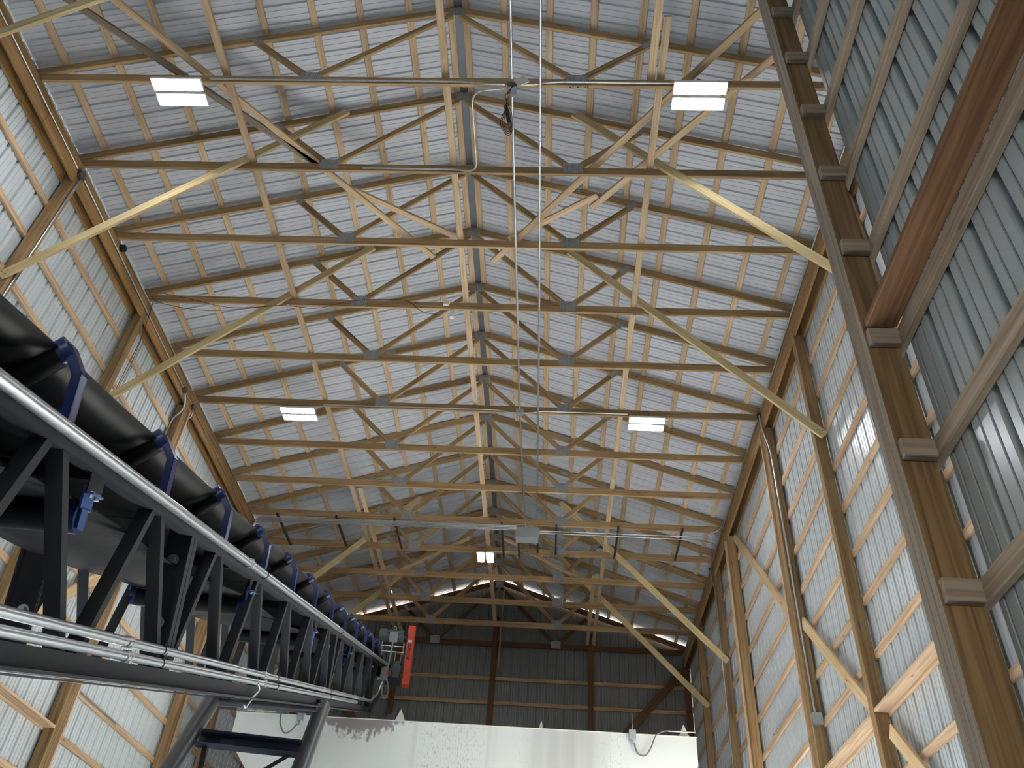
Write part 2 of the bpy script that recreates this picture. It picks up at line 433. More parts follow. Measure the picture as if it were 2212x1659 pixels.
for A, B, lab, w, h in DIA:
    o = lumber('diagonal_brace', A, B, .089, .038, 'grey_wood' if 'grey' in lab else 'pine'); tag(o, lab, 'brace', 'diagonal truss braces')

# ------------------------------------------------------------------ eave headers
for sx, sd in ((-1, 'left'), (1, 'right')):
    for nm, x, lab in (('inner', 4.85, 'orange-brown header beam along the inner face of the %s wall posts'), ('outer', 4.99, 'outer header board behind the post tops on the %s wall')):
        cuts = [1.5, 5.5, 7.9, 10.93, 16.1, GY-.05] if nm == 'inner' else [1.5, 8.8, 14.5, GY]
        if nm == 'inner':
            t = thing('header_beam', (sx*x, 6, 10.25), lab % sd, 'beam', 'eave header beams')
            for a, c in zip(cuts, cuts[1:]):
                lumber('header_board', (sx*x, a+.002, 10.405), (sx*x, c-.002, 10.405), .038, .325, 'header', parent=t)
        else:
            o = lumber('header_beam', (sx*x, YB, 10.38), (sx*x, GY, 10.38), .038, .30, 'header'); tag(o, lab % sd, 'beam', 'eave header beams')

# ------------------------------------------------------------------ wall posts
def post(x0, x1, y0, y1, z1, mat, label, board=None, parent=None):
    t = lumber('timber_post', ((x0+x1)/2, (y0+y1)/2, 0), ((x0+x1)/2, (y0+y1)/2, z1), abs(y1-y0), abs(x1-x0), mat, up=(1, 0, 0))
    tag(t, label, 'post', 'timber wall posts')
    return t
LP = [(3.94, 'left wall post at the very top left corner of the photo'), (6.42, 'left wall post where the nearest brown conduit box sits on the header'),
      (8.86, 'left wall post just above the nearest conveyor idlers'), (10.98, 'left post at the near side of the wide doorway bay'),
      (14.42, 'left post at the far side of the doorway bay, beside the conveyor leg'), (16.1, 'left wall post seen through the conveyor beyond the doorway bay'),
      (18.6, 'left wall post next to the back corner')]
RP = [(6.42, 'right wall post hidden behind the big foreground post'), (8.91, 'right wall post carrying the lower end of a yellow knee brace'),
      (11.06, 'right post with a vertical conduit ending in a small square box'), (14.50, 'built-up right post at the far side of the doorway bay'),
      (16.16, 'right wall post with a thin conduit along its left edge'), (18.68, 'right wall post next to the back corner')]
def build_post(sx, y, lab):
    jamb = 10.5 < y < 11.5 or 14 < y < 15
    w = .12 if not jamb else .15
    if not jamb:
        post(sx*XI, sx*XO, y-w/2, y+w/2, 10.56, 'post', lab)
    else:
        t = thing('door_post', (sx*(XI+XO)/2, y, 0), lab, 'post', 'timber wall posts')
        for k in range(3):
            yy = y-w/2+.025+k*.05
            lumber('ply', (sx*(XI+XO)/2, yy, 0), (sx*(XI+XO)/2, yy, 10.23), .047, .14, 'post', up=(1, 0, 0), parent=t)
        far = y+w/2+.02 if y < 12 else y-w/2-.02
        lumber('jamb_board', (sx*(XI+.05), y+w/2+.02 if y < 12 else y+w/2+.02, 0), (sx*(XI+.05), y+w/2+.02, 10.2), .038, .18, 'girt', up=(1, 0, 0), parent=t)
for y, lab in LP: build_post(-1, y, lab)
for y, lab in RP: build_post(1, y, lab)
for x, lab in ((-4.9, 'dark corner post at the left end of the gable wall'), (4.9, 'dark corner post at the right end of the gable wall')):
    post(x-.07, x+.07, GY-.02, GY+.04, 10.5, 'dark_truss', lab)
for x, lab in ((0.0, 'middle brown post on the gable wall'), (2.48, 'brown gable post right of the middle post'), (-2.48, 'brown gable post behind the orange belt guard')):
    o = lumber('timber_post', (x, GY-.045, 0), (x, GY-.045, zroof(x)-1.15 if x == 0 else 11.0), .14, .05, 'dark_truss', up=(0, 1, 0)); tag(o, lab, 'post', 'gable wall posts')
o = lumber('nailer_strip', (.13, GY-.03, 9.93), (.13, GY-.03, 12.2), .038, .03, 'truss', up=(0, 1, 0)); tag(o, 'thin pale upright strip right of the middle gable post', 'board')

# ------------------------------------------------------------------ girts
BAYS_L = [(YB, 3.94, 'the left wall bay nearest the camera'), (3.94, 6.42, 'the second left wall bay'), (6.42, 8.86, 'the left bay behind the near idlers'), (8.86, 10.98, 'the left bay before the doorway'),
          (10.98, 14.42, 'the left doorway bay'), (14.42, 16.1, 'the left bay past the doorway'), (16.1, 18.6, 'the next to last left bay'), (18.6, GY, 'the last left bay')]
BAYS_R = [(YB, 6.42, 'the right bay behind the partition'), (6.42, 8.91, 'the right bay beside the foreground post'), (8.91, 11.06, 'the right bay before the doorway'), (11.06, 14.50, 'the right doorway bay'),
          (14.50, 16.16, 'the right bay past the doorway'), (16.16, 18.68, 'the next to last right bay'), (18.68, GY, 'the last right bay')]
for sx, bays in ((-1, BAYS_L), (1, BAYS_R)):
    for y0, y1, nm in bays:
        door = 'doorway bay' in nm
        i = 0
        for k in range(16, 2, -1):
            z = k*NZ+.02
            if door and z < DOORH[sx]+.05: continue
            A, B = (sx*4.99, y0+.004, z), (sx*4.99, y1-.004, z)
            if not in_view(A, B): i += 1; continue
            o = lumber('wall_girt', A, B, .038, .089, 'girt')
            tag(o, 'horizontal pine girt, %s below the eave in %s' % (ORDN[i] if i else 'highest', nm), 'girt', 'wall girts')
            i += 1
            if k == 8 and not door and 8.95 > y0 > 6.3 and y1 < 11.2:
                o = lumber('girt_shelf', (sx*4.90, y0+.075, 4.895), (sx*4.90, y1-.075, 4.895), .14, .038, 'girt')
                tag(o, 'wide flat pine plank edging the girt in %s' % nm, 'board', 'wide planks on the wall girts')
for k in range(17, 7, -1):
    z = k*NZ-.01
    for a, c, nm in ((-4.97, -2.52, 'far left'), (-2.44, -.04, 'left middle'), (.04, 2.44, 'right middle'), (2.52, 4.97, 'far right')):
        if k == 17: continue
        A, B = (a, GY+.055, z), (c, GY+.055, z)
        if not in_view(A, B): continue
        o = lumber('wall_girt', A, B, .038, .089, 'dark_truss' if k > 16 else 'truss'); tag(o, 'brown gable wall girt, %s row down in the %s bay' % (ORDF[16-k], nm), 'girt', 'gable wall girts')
# corner braces on the gable
for sx, lab in ((1, 'brown diagonal brace in the right corner of the gable wall'), (-1, 'brown diagonal brace in the left corner of the gable wall')):
    o = lumber('gable_brace', (sx*4.80, GY-.11, 10.12), (sx*2.9, GY-.11, 8.02), .04, .18, 'dark_truss'); tag(o, lab, 'brace', 'gable corner braces')

# knee braces (yellow pine) from post to top chord
for n, sides in ((0, (-1,)), (2, (-1, 1)), (4, (-1, 1)), (10, (-1, 1)), (12, (-1, 1))):
    y = TY(n)-.042
    for sx in sides:
        A, B = Vector((sx*1.58, y, 11.90)), Vector((sx*4.93, y, 8.40))
        sdn = 'left' if sx < 0 else 'right'
        where = {0: 'across the top left corner', 2: 'nearest the camera in full view', 4: 'second from the camera', 10: 'beyond the conduit rack', 12: 'nearest the gable wall'}[n]
        o = lumber('knee_brace', A, B, .038, .125, 'brace', up=(0, 0, 1))
        tag(o, 'yellow pine knee brace on the %s side, %s' % (sdn, where), 'brace', 'yellow knee braces')
        bpy.context.view_layer.update()
        d = (A-B).normalized(); q = Vector((0, 1, 0)).cross(d); b = MB()
        for a_, c_ in ((.05, -.035), (.06, .03), (.11, -.01)):
            p_ = B+d*a_+q*c_; b.cyl(p_+Vector((0, -.019, 0)), p_+Vector((0, -.0215, 0)), .007, 8)
        nh = b.build('nail_heads', 'black', loc=B); nh.parent = o; nh.matrix_parent_inverse = o.matrix_world.inverted()
# flat diagonal boards let into the walls
WB = [((4.92, 14.24, 10.08), (4.92, 11.30, 7.03), 'diagonal pine board across the upper right doorway bay'), ((4.92, 10.95, 6.83), (4.92, 9.00, 4.90), 'knotty diagonal board on the right wall above the square box'),
      ((4.92, 8.74, 4.66), (4.92, 6.6, 2.5), 'diagonal pine board at the bottom right beside the foreground post'),
      ((-4.92, 10.86, 7.10), (-4.92, 8.95, 5.20), 'knotty diagonal board on the left wall seen through the conveyor')]
for A, B, lab in WB:
    o = lumber('wall_brace', A, B, .036, .15, 'knotty'); tag(o, lab, 'brace', 'diagonal wall boards')

# ------------------------------------------------------------------ partition: foreground post, girts, blocks, shelf board
t = thing('foreground_post', (2.93, 2.81, 0), 'large weathered built-up post in the right foreground', 'post')
for k in range(3):
    y0 = 2.740+k*.047
    b = MB(); F = None
    b.box(2.855, 2.99, y0, y0+.0455, 0, 10.4)
    o = b.build('ply', ['old_post', 'grey_wood'], t)
    for p in o.data.polygons:
        if p.normal.x < -.9: p.material_index = 1
# rotate texture axis: the plies run vertically, so give them their own upright grain
def upright(name):
    m = M[name].copy(); nt = m.node_tree
    for n in nt.nodes:
        if n.type == 'MAPPING':
            s = n.inputs['Scale'].default_value; n.inputs['Scale'].default_value = (s[1], s[2], s[0])
    return m
M['old_post_up'] = upright('old_post'); M['grey_wood_up'] = upright('grey_wood')
for o in t.children:
    o.data.materials[0] = M['old_post_up']; o.data.materials[1] = M['grey_wood_up']
i = 0
for k in range(13, 2, -1):
    z = k*NZ-.005
    A, B = (3.009, YB, z), (3.009, 2.80, z)
    if in_view(A, B, 5):
        o = lumber('partition_girt', A, B, .038, .089, 'grey_girt')
        tag(o, 'weathered girt on the near right partition, %s from the top' % ORDF[i], 'girt', 'partition girts')
        o = lumber('girt_block', (2.862, 2.7205, z), (2.990, 2.7205, z), .038, .089, 'grey_wood')
        tag(o, 'short wood block nailed on the foreground post, %s from the top' % ORDF[i], 'block', 'blocks on the foreground post')
        i += 1
    if k == 7:
        o = lumber('girt_shelf', (2.922, YB, z+.066), (2.922, 2.70, z+.066), .136, .038, 'brown_board')
        tag(o, 'wide brown plank laid along the partition girt at upper right', 'board')

# ------------------------------------------------------------------ lamps
def lamp(cx, cy, label, rot=False):
    t = thing('high_bay_lamp', (cx, cy, 10.47), label, 'lamp', 'high bay lamps')
    def Fr(a, b_, c): return Vector((cx+(b_ if rot else a), cy+(a if rot else b_), c))
    hl = .30 if not rot else .21
    b = MB()
    b.box(-.10, .10, -.05, .05, 10.490, 10.520, Fr)
    for s in (-1, 1):
        y0 = s*.098
        b.box(-hl, hl, y0-.08, y0+.08, 10.474, 10.494, Fr)
        for q in (-1, 1): b.box(-hl, hl, min(y0+q*.080, y0+q*.074), max(y0+q*.080, y0+q*.074), 10.456, 10.474, Fr)
        for q in (-1, 1): b.box(min(q*hl, q*(hl-.006)), max(q*hl, q*(hl-.006)), y0-.074, y0+.074, 10.456, 10.474, Fr)
    b.build('housing', 'housing', t)
    for s in (-1, 1):
        b = MB(); y0 = s*.098; n = 6; w = .073
        pts = [(y0-w, 10.470)]+[(y0-w*math.cos(PI*k/n), 10.459-.012*math.sin(PI*k/n)) for k in range(n+1)]+[(y0+w, 10.470)]
        e = hl-.03
        b.prism([Fr(-e, p, z) for p, z in pts], [Fr(e, p, z) for p, z in pts])
        for q in (-1, 1): b.prism([Fr(q*e, p, z) for p, z in pts], [Fr(q*(e+.022), y0+(p-y0)*.7, z+(.004 if z < 10.47 else 0)) for p, z in pts])
        b.build('lens', 'lamp', t)
    b = MB()
    for s in (-1, 1):
        b.tube([Fr(s*.2 if not rot else s*.15, 0, 10.50), Fr(s*.12, -.02, 10.54), Fr(s*.05, -.05, 10.575)], .003, 6)
    b.tube(spline([Fr(0, -.04, 10.51), Fr(.05, -.08, 10.60), Fr(.0, -.09, 10.67), Fr(-.05, -.06, 10.66)]), .006, 6)
    b.build('hanger', 'strut', t)
    return t
lamp(-3.12, 5.225, 'bright twin lamp at the upper left of the photo')
lamp(2.98, 5.20, 'bright twin lamp at the upper right of the photo')
lamp(-3.03, 11.35, 'twin lamp hanging left of the middle of the roof')
lamp(2.97, 11.30, 'twin lamp hanging right of the middle of the roof')
lamp(0.0, 16.13, 'small lamp under the ridge near the back gable', rot=True)

# ------------------------------------------------------------------ conduits and boxes
def conduit(pts, r, label, cat='conduit', mat='galv', fil=.12, name='steel_conduit', couplings=(), group=None):
    t = thing(name, pts[0], label, cat, group)
    b = MB(); b.tube(fillet(pts, fil), r, 10); b.build('tube', mat, t, smooth=40)
    for P, d in couplings:
        b = MB(); P = Vector(P); d = Vector(d).normalized(); b.cyl(P-d*.03, P+d*.03, r*1.35, 12); b.build('coupling', mat, t, smooth=40)
    return t
YC = [(0, 1, 0)]
conduit([(.85, 1.8, 10.54), (.835, 5.05, 10.54)], .016, 'left of the two long conduits, piece above the nearest box', couplings=[((.845, 3.6, 10.54), (0, 1, 0))])
conduit([(.832, 5.27, 10.54), (.82, 11.1, 10.54)], .016, 'left long conduit between the nearest box and the middle box', couplings=[((.828, 6.6, 10.54), (0, 1, 0)), ((.822, 9.6, 10.54), (0, 1, 0))])
conduit([(.82, 11.26, 10.54), (.87, 14.95, 10.54)], .016, 'left long conduit from the middle box to the grey junction box', couplings=[((.84, 12.6, 10.54), (0, 1, 0))])
conduit([(1.17, 1.8, 10.54), (1.15, 9.0, 10.54), (1.10, 14.95, 10.54)], .016, 'right of the two long conduits under the ridge', couplings=[((1.16, 5.9, 10.54), (0, 1, 0)), ((1.145, 9.1, 10.54), (0, 1, 0)), ((1.12, 12.6, 10.54), (0, 1, 0))])
conduit([(-2.75, 5.12, 10.585), (.25, 5.12, 10.585), (.55, 5.115, 10.525), (.75, 5.115, 10.525)], .012, 'conduit along the nearest truss left of the box', couplings=[((-1.2, 5.12, 10.585), (1, 0, 0))])
conduit([(.92, 5.115, 10.525), (1.05, 5.115, 10.525), (1.32, 5.12, 10.60), (2.75, 5.12, 10.60)], .012, 'conduit along the nearest truss right of the box')
conduit([(.74, 5.16, 10.51), (.36, 5.20, 10.51), (.36, 6.33, 10.53), (.05, 6.335, 10.585), (-1.12, 6.335, 10.585)], .012, 'bent conduit dropping from the box to the second truss', fil=.22)
conduit([(-2.6, 11.22, 10.585), (.45, 11.22, 10.60), (.62, 11.215, 10.545), (.76, 11.215, 10.545)], .011, 'conduit along the middle lamp truss left of its box', couplings=[((-1.0, 11.22, 10.59), (1, 0, 0))])
conduit([(.88, 11.215, 10.545), (1.0, 11.215, 10.55), (1.2, 11.22, 10.60), (2.65, 11.22, 10.60)], .011, 'conduit along the middle lamp truss right of its box')
# boxes
def jbox(c, sx, sy, sz, label, mat='galv', lid=True, name='junction_box', cover_rot=0):
    t = thing(name, (c[0], c[1], c[2]-sz/2), label, 'electrical box', None)
    b = MB(); b.box(c[0]-sx/2, c[0]+sx/2, c[1]-sy/2, c[1]+sy/2, c[2]-sz/2, c[2]+sz/2); b.build('box_body', mat, t)
    if lid:
        b = MB(); b.box(c[0]-sx*.54, c[0]+sx*.54, c[1]-sy/2-.006, c[1]-sy/2-.0005, c[2]-sz*.54, c[2]+sz*.54); b.build('lid', mat, t)
    return t
t = jbox((.835, 5.16, 10.515), .11, .10, .09, 'open dark junction box on the nearest truss', 'strut', lid=False)
b = MB(); cc = Vector((.945, 5.075, 10.535)); a1 = Vector((.062, -.01, .03)); a2 = Vector((-.035, .0, .065))
nn = a1.cross(a2).normalized()*.003
b.prism([cc-a1-a2-nn, cc+a1-a2-nn, cc+a1+a2-nn, cc-a1+a2-nn], [cc-a1-a2+nn, cc+a1-a2+nn, cc+a1+a2+nn, cc-a1+a2+nn]); b.build('hanging_cover', 'white', t)
jbox((.82, 11.2, 10.545), .12, .09, .08, 'small metal box where conduits cross at the middle lamps')
jbox((.91, 15.08, 10.43), .46, .24, .22, 'large grey junction box at the end of the two long conduits', 'box')
b = MB()
for k in range(3):
    pts = spline([(.84+.01*k, 5.10, 10.47), (.82-.02*k, 5.09, 10.25), (.80+.015*k, 5.08, 10.02), (.84+.02*k, 5.08, 9.82), (.88+.01*k, 5.08, 9.62-.05*k), (.85, 5.08, 9.50-.03*k), (.80-.02*k, 5.08, 9.68), (.81, 5.08, 9.98)])
    b.tube(pts, .004, 6)
tag(b.build('loose_wires', 'black', loc=(.84, 5.09, 9.5)), 'coiled bundle of wires hanging below the nearest open box', 'wire')
b = MB(); b.cyl((.80, 5.08, 10.0), (.86, 5.08, 9.65), .022, 8); tag(b.build('wire_connector', 'black', loc=(.83, 5.08, 9.65)), 'dark connector in the wire bundle below the nearest box', 'connector')
# conduit rack on struts
for k in range(4):
    y = 14.90+k*.055
    conduit([(-4.83+.0, y+.25-.05*k, 10.05-.0*k), (-4.81+.05*(3-k)*.4, y+.02, 10.50), (-4.30, y, 10.50), (.69, y-.06, 10.50)], .012,
            'rack conduit from the left header, %s from the camera' % ORDF[k], couplings=[((-.85-.1*k, y-.045, 10.5), (1, 0, 0))], fil=.28, group='rack conduits')
conduit([(1.13, 15.00, 10.50), (4.45, 14.98, 10.50), (4.80, 14.86, 10.62), (4.80, 14.6, 10.62)], .012, 'nearer conduit from the grey box to the right header', fil=.25, couplings=[((3.3, 14.985, 10.5), (1, 0, 0))], group='right rack conduits')
conduit([(1.13, 15.08, 10.50), (4.40, 15.10, 10.50), (4.80, 15.25, 10.50), (4.80, 15.95, 10.50)], .012, 'farther conduit from the grey box to the right header', fil=.25, couplings=[((3.3, 15.1, 10.5), (1, 0, 0))], group='right rack conduits')
for k, (x, y0, y1) in enumerate([(-4.27, 14.8, 16.1), (-3.03, 14.8, 16.05), (-1.82, 14.8, 16.05), (.39, 14.8, 16.25), (.72, 15.2, 16.3), (1.12, 15.2, 16.0), (1.50, 14.8, 16.05), (2.75, 14.75, 16.08), (4.03, 14.75, 16.05)]):
    b = MB(); z0, z1 = 10.515, 10.555
    b.box(x-.02, x+.02, y0, y1, z1-.003, z1)
    for s in (-1, 1):
        b.box(x+s*.0185-.0015, x+s*.0185+.0015, y0, y1, z0, z1); b.box(x+s*.014-.004, x+s*.014+.004, y0, y1, z0, z0+.003)
    tag(b.build('strut_channel', 'strut', loc=(x, y0, z0)), 'dark strut channel under the conduit rack, %s from the left' % ORDF[k], 'strut', 'conduit rack struts')
conduit([(.92, 15.2, 10.40), (.92, 15.9, 10.42), (.80, 16.09, 10.60), (.1, 16.09, 10.60)], .011, 'thin conduit from the grey box to the far lamp', fil=.08)
# left header conduits and boxes
conduit([(-4.818, 2.4, 10.42), (-4.818, 6.30, 10.42)], .012, 'header conduit leading to the nearest left box', couplings=[((-4.818, 5.2, 10.42), (0, 1, 0))])
conduit([(-4.818, 6.48, 10.43), (-4.818, 10.60, 10.36)], .012, 'left header conduit between its two lower boxes', couplings=[((-4.818, 8.1, 10.4), (0, 1, 0))])
conduit([(-4.815, 7.80, 10.545), (-4.815, 15.0, 10.545)], .012, 'upper conduit along the far half of the left header', couplings=[((-4.815, 12.0, 10.545), (0, 1, 0))])
conduit([(-4.818, 10.72, 10.36), (-4.818, 11.05, 10.36)], .011, 'short conduit joining two boxes on the left header')
conduit([(-4.818, 11.18, 10.36), (-4.818, 14.9, 10.36)], .011, 'lower conduit along the far half of the left header', couplings=[((-4.818, 12.6, 10.36), (0, 1, 0))])
conduit([(-4.80, 6.42, 10.35), (-4.80, 6.42, 10.22), (-4.815, 6.42, 10.05), (-4.815, 6.42, 7.6)], .013, 'conduit down the left post from the nearest box', fil=.1)
conduit([(-4.80, 10.70, 10.31), (-4.80, 10.86, 10.12), (-4.96, 10.89, 9.9), (-4.96, 10.89, 6.5)], .013, 'conduit down the left doorway post', fil=.1)
conduit([(-4.80, 11.12, 10.33), (-4.80, 11.16, 10.18), (-4.88, 11.20, 10.12)], .011, 'small bent conduit below the far left header box', fil=.08)
def octbox(c, r, d, label, mat):
    b = MB(); n = 8
    b.prism([(c[0], c[1]+r*math.cos(2*PI*(k+.5)/n), c[2]+r*math.sin(2*PI*(k+.5)/n)) for k in range(n)], [(c[0]+d, c[1]+r*math.cos(2*PI*(k+.5)/n), c[2]+r*math.sin(2*PI*(k+.5)/n)) for k in range(n)])
    t = thing('octagon_box', (c[0], c[1], c[2]-r), label, 'electrical box', None); b.build('box_body', mat, t)
    b = MB(); b.prism([(c[0]+d, c[1]+r*1.05*math.cos(2*PI*(k+.5)/n), c[2]+r*1.05*math.sin(2*PI*(k+.5)/n)) for k in range(n)], [(c[0]+d+.004, c[1]+r*1.05*math.cos(2*PI*(k+.5)/n), c[2]+r*1.05*math.sin(2*PI*(k+.5)/n)) for k in range(n)])
    b.build('cover', mat, t)
octbox((-4.83, 6.40, 10.40), .065, .045, 'grey eight-sided box on the left header by the nearest post', 'strut')
octbox((-4.83, 7.72, 10.52), .055, .05, 'dark eight-sided box at the top edge of the left header', 'black')
octbox((-4.83, 10.66, 10.355), .055, .04, 'small grey box on the left header before the doorway post', 'strut')
octbox((-4.83, 11.12, 10.36), .055, .04, 'small grey box on the left header past the doorway post', 'strut')
# right side conduits
conduit([(4.815, 5.5, 10.555), (4.815, 10.95, 10.555)], .012, 'conduit along the top of the near right header', couplings=[((4.815, 8.2, 10.555), (0, 1, 0))])
conduit([(4.815, 11.2, 10.555), (4.815, 16.2, 10.555)], .012, 'conduit along the top of the far right header')
conduit([(4.80, 11.02, 10.52), (4.80, 10.97, 10.18), (4.875, 10.965, 9.75), (4.875, 10.965, 5.62)], .014, 'vertical conduit down the right doorway post', fil=.15, couplings=[((4.875, 10.965, 7.7), (0, 0, 1)), ((4.875, 10.965, 8.2), (0, 0, 1))])
jbox((4.885, 10.955, 5.53), .12, .06, .14, 'small square metal box at the end of the right vertical conduit')
conduit([(4.80, 16.35, 10.56), (4.80, 16.2, 10.25), (4.82, 16.085, 9.9), (4.82, 16.085, 5.5)], .012, 'thin conduit down the far right post', fil=.15, couplings=[((4.82, 16.085, 8.9), (0, 0, 1)), ((4.82, 16.085, 7.7), (0, 0, 1))])
octbox((4.83, 11.05, 10.52), .05, -.04, 'small box on the right header above the vertical conduit', 'strut')
octbox((4.83, 16.35, 10.52), .05, -.04, 'small box on the right header above the far conduit', 'strut')
# loose wires on the fourth truss and small devices
yw = TY(4)-.03
b = MB(); b.tube(spline([(-4.80, yw, 10.66), (-4.61, yw-.02, 10.50), (-3.97, yw-.03, 10.36), (-3.35, yw-.03, 10.40), (-2.67, yw-.02, 10.53), (-2.1, yw-.02, 10.56), (-1.58, yw-.02, 10.54)]), .004, 6)
tag(b.build('red_wire', 'red_wire', loc=(-3.3, yw, 10.4)), 'loose red wire drooping along the fourth truss', 'wire')
b = MB(); b.tube(spline([(-4.7, yw, 10.74), (-4.2, yw-.03, 10.60), (-3.5, yw-.04, 10.42), (-2.7, yw-.03, 10.50), (-2.2, yw-.03, 10.46), (-1.75, yw-.03, 10.62), (-1.3, yw-.02, 10.70), (-.85, yw-.02, 10.68), (-.6, yw-.03, 10.46), (-.3, yw-.03, 10.38)]), .004, 6)
tag(b.build('black_wire', 'black', loc=(-2.5, yw, 10.4)), 'loose black wire drooping along the fourth truss', 'wire')
b = MB(); b.tube(spline([(-4.79, 8.82, 10.66), (-4.80, 8.98, 9.95), (-4.82, 9.0, 9.0), (-4.82, 9.06, 7.4), (-4.82, 9.1, 5.0)]), .005, 6); b.tube(spline([(-4.79, 8.86, 10.6), (-4.80, 9.03, 9.6), (-4.82, 9.0, 8.5), (-4.82, 9.03, 7.4), (-4.82, 9.16, 5.0)]), .004, 6)
tag(b.build('hanging_wires', 'red_wire', loc=(-4.8, 9, 7)), 'pair of dark red wires hanging down the left wall', 'wire')
b = MB(); cc = Vector((-.24, yw-.03, 10.63)); b.prism([cc+Vector(q) for q in ((-.05, 0, -.04), (.03, 0, -.05), (.05, 0, .03), (-.02, 0, .05))], [cc+Vector(q)+Vector((0, -.04, 0)) for q in ((-.05, 0, -.04), (.03, 0, -.05), (.05, 0, .03), (-.02, 0, .05))])
tag(b.build('wireless_sensor', 'white', loc=cc), 'small white device stuck on the fourth truss near the ridge', 'sensor')
b = MB(); b.box(-.18, -.12, yw+.02, yw+.08, 10.42, 10.56); tag(b.build('camera_mount', 'white', loc=(-.15, yw, 10.42)), 'small pale device hanging below the fourth truss', 'sensor')
b = MB(); b.tube([(-2.64, yw-.03, 10.53), (-2.64, yw-.03, 10.30)], .005, 6); tag(b.build('cable_tie', 'white', loc=(-2.64, yw, 10.3)), 'thin white strip hanging from the fourth truss', 'cable tie')
# conduit runs low on the left and right wall
conduit([(-4.93, 11.2, 5.50), (-4.93, 12.6, 5.50)], .013, 'short metal conduit lying on a left wall girt at the bottom', couplings=[((-4.93, 12.6, 5.5), (0, 1, 0)), ((-4.93, 11.8, 5.5), (0, 1, 0))])
conduit([(4.93, 13.4, 6.13), (4.93, 11.9, 6.13)], .013, 'short metal conduit on a right doorway girt at the bottom')

# ------------------------------------------------------------------ conveyor
P0 = Vector((-.54131396, 2.72939495, 3.64492764)); AZ, EL = -.09619973, .31820249
U_ = Vector((math.sin(AZ)*math.cos(EL), math.cos(AZ)*math.cos(EL), math.sin(EL)))
R_ = U_.cross(Vector((0, 0, 1))).normalized(); N_ = R_.cross(U_)
def C(s, r, n): return P0+U_*s+R_*r+N_*n
S0, S1, W = -8.6, 14.85, -1.0
cv = thing('belt_conveyor', C(-8, -.5, -1) * 1.0, 'long inclined belt conveyor with dark steel truss frame on the left', 'conveyor')
def angle_iron(bm, A, B, out, side, leg=.05, leg2=.06, th=.006):
    """L section from A to B; 'out' = normal of the flange seen from outside, 'side' = direction the flange runs"""
    A, B, o, s = Vector(A), Vector(B), Vector(out).normalized(), Vector(side).normalized()
    sec = [Vector((0, 0)), Vector((leg, 0)), Vector((leg, -th)), Vector((th, -th)), Vector((th, -leg2)), Vector((0, -leg2))]
    R = lambda P: [P+s*a.x+o*a.y for a in sec]
    bm.prism(R(A), R(B))
# top chords: angle plus round rail conduit
for r, sg in ((0, 1), (W, -1)):
    b = MB(); angle_iron(b, C(S0, r, -.105), C(S1, r, -.105), R_*sg, N_, .10, .075, .008); b.build('top_chord', 'grey_steel', cv)
    b = MB(); angle_iron(b, C(S0, r, -.965), C(13.2, r, -.965), R_*sg, N_, .085, .08, .008)
    b.box(S0, 12.9, r-.07, r+.07, -.985, -.972, C)
    b.build('bottom_chord', 'grey_steel', cv)
    b = MB(); angle_iron(b, C(13.1, r, -.96), C(14.7, r, -.62), R_*sg, N_, .085, .08, .008); b.build('bottom_chord', 'grey_steel', cv)
# rail conduit along the right top chord and two conduits along the bottom
def cv_conduit(pts, r, joints):
    b = MB(); b.tube(fillet(pts, .15), r, 14)
    o = b.build('conduit', 'galv', cv, smooth=40)
    for a, d in joints:
        b = MB(); b.cyl(C(*a)-U_*.018, C(*a)+U_*.018, r*1.22, 14); b.cyl(C(*a)+U_*.02, C(*a)+U_*.045, r*1.4, 6); b.build('coupling', 'galv', o, smooth=40)
        c_ = C(a[0]+.52, a[1], a[2]); b = MB(); b.cyl(c_-U_*.005, c_+U_*.005, r*1.18, 12); b.cyl(c_+N_*r+R_*.01, c_+N_*(r+.03)+R_*.03, .003, 6); b.build('tie_wire', 'black', o)
cv_conduit([C(S0, .034, -.042), C(S1, .034, -.042)], .030, [((3.05, .034, -.042), 0), ((7.5, .034, -.042), 0)])
cv_conduit([C(S0, .034, -.785), C(12.6, .034, -.785), C(13.6, .034, -.62), C(13.9, .05, -.42)], .024, [((1.10, .034, -.785), 0), ((4.15, .034, -.785), 0), ((7.3, .034, -.785), 0), ((10.3, .034, -.785), 0)])
cv_conduit([C(S0, .034, -.852), C(10.6, .034, -.852)], .024, [((1.12, .034, -.852), 0), ((4.2, .034, -.852), 0), ((7.35, .034, -.852), 0)])
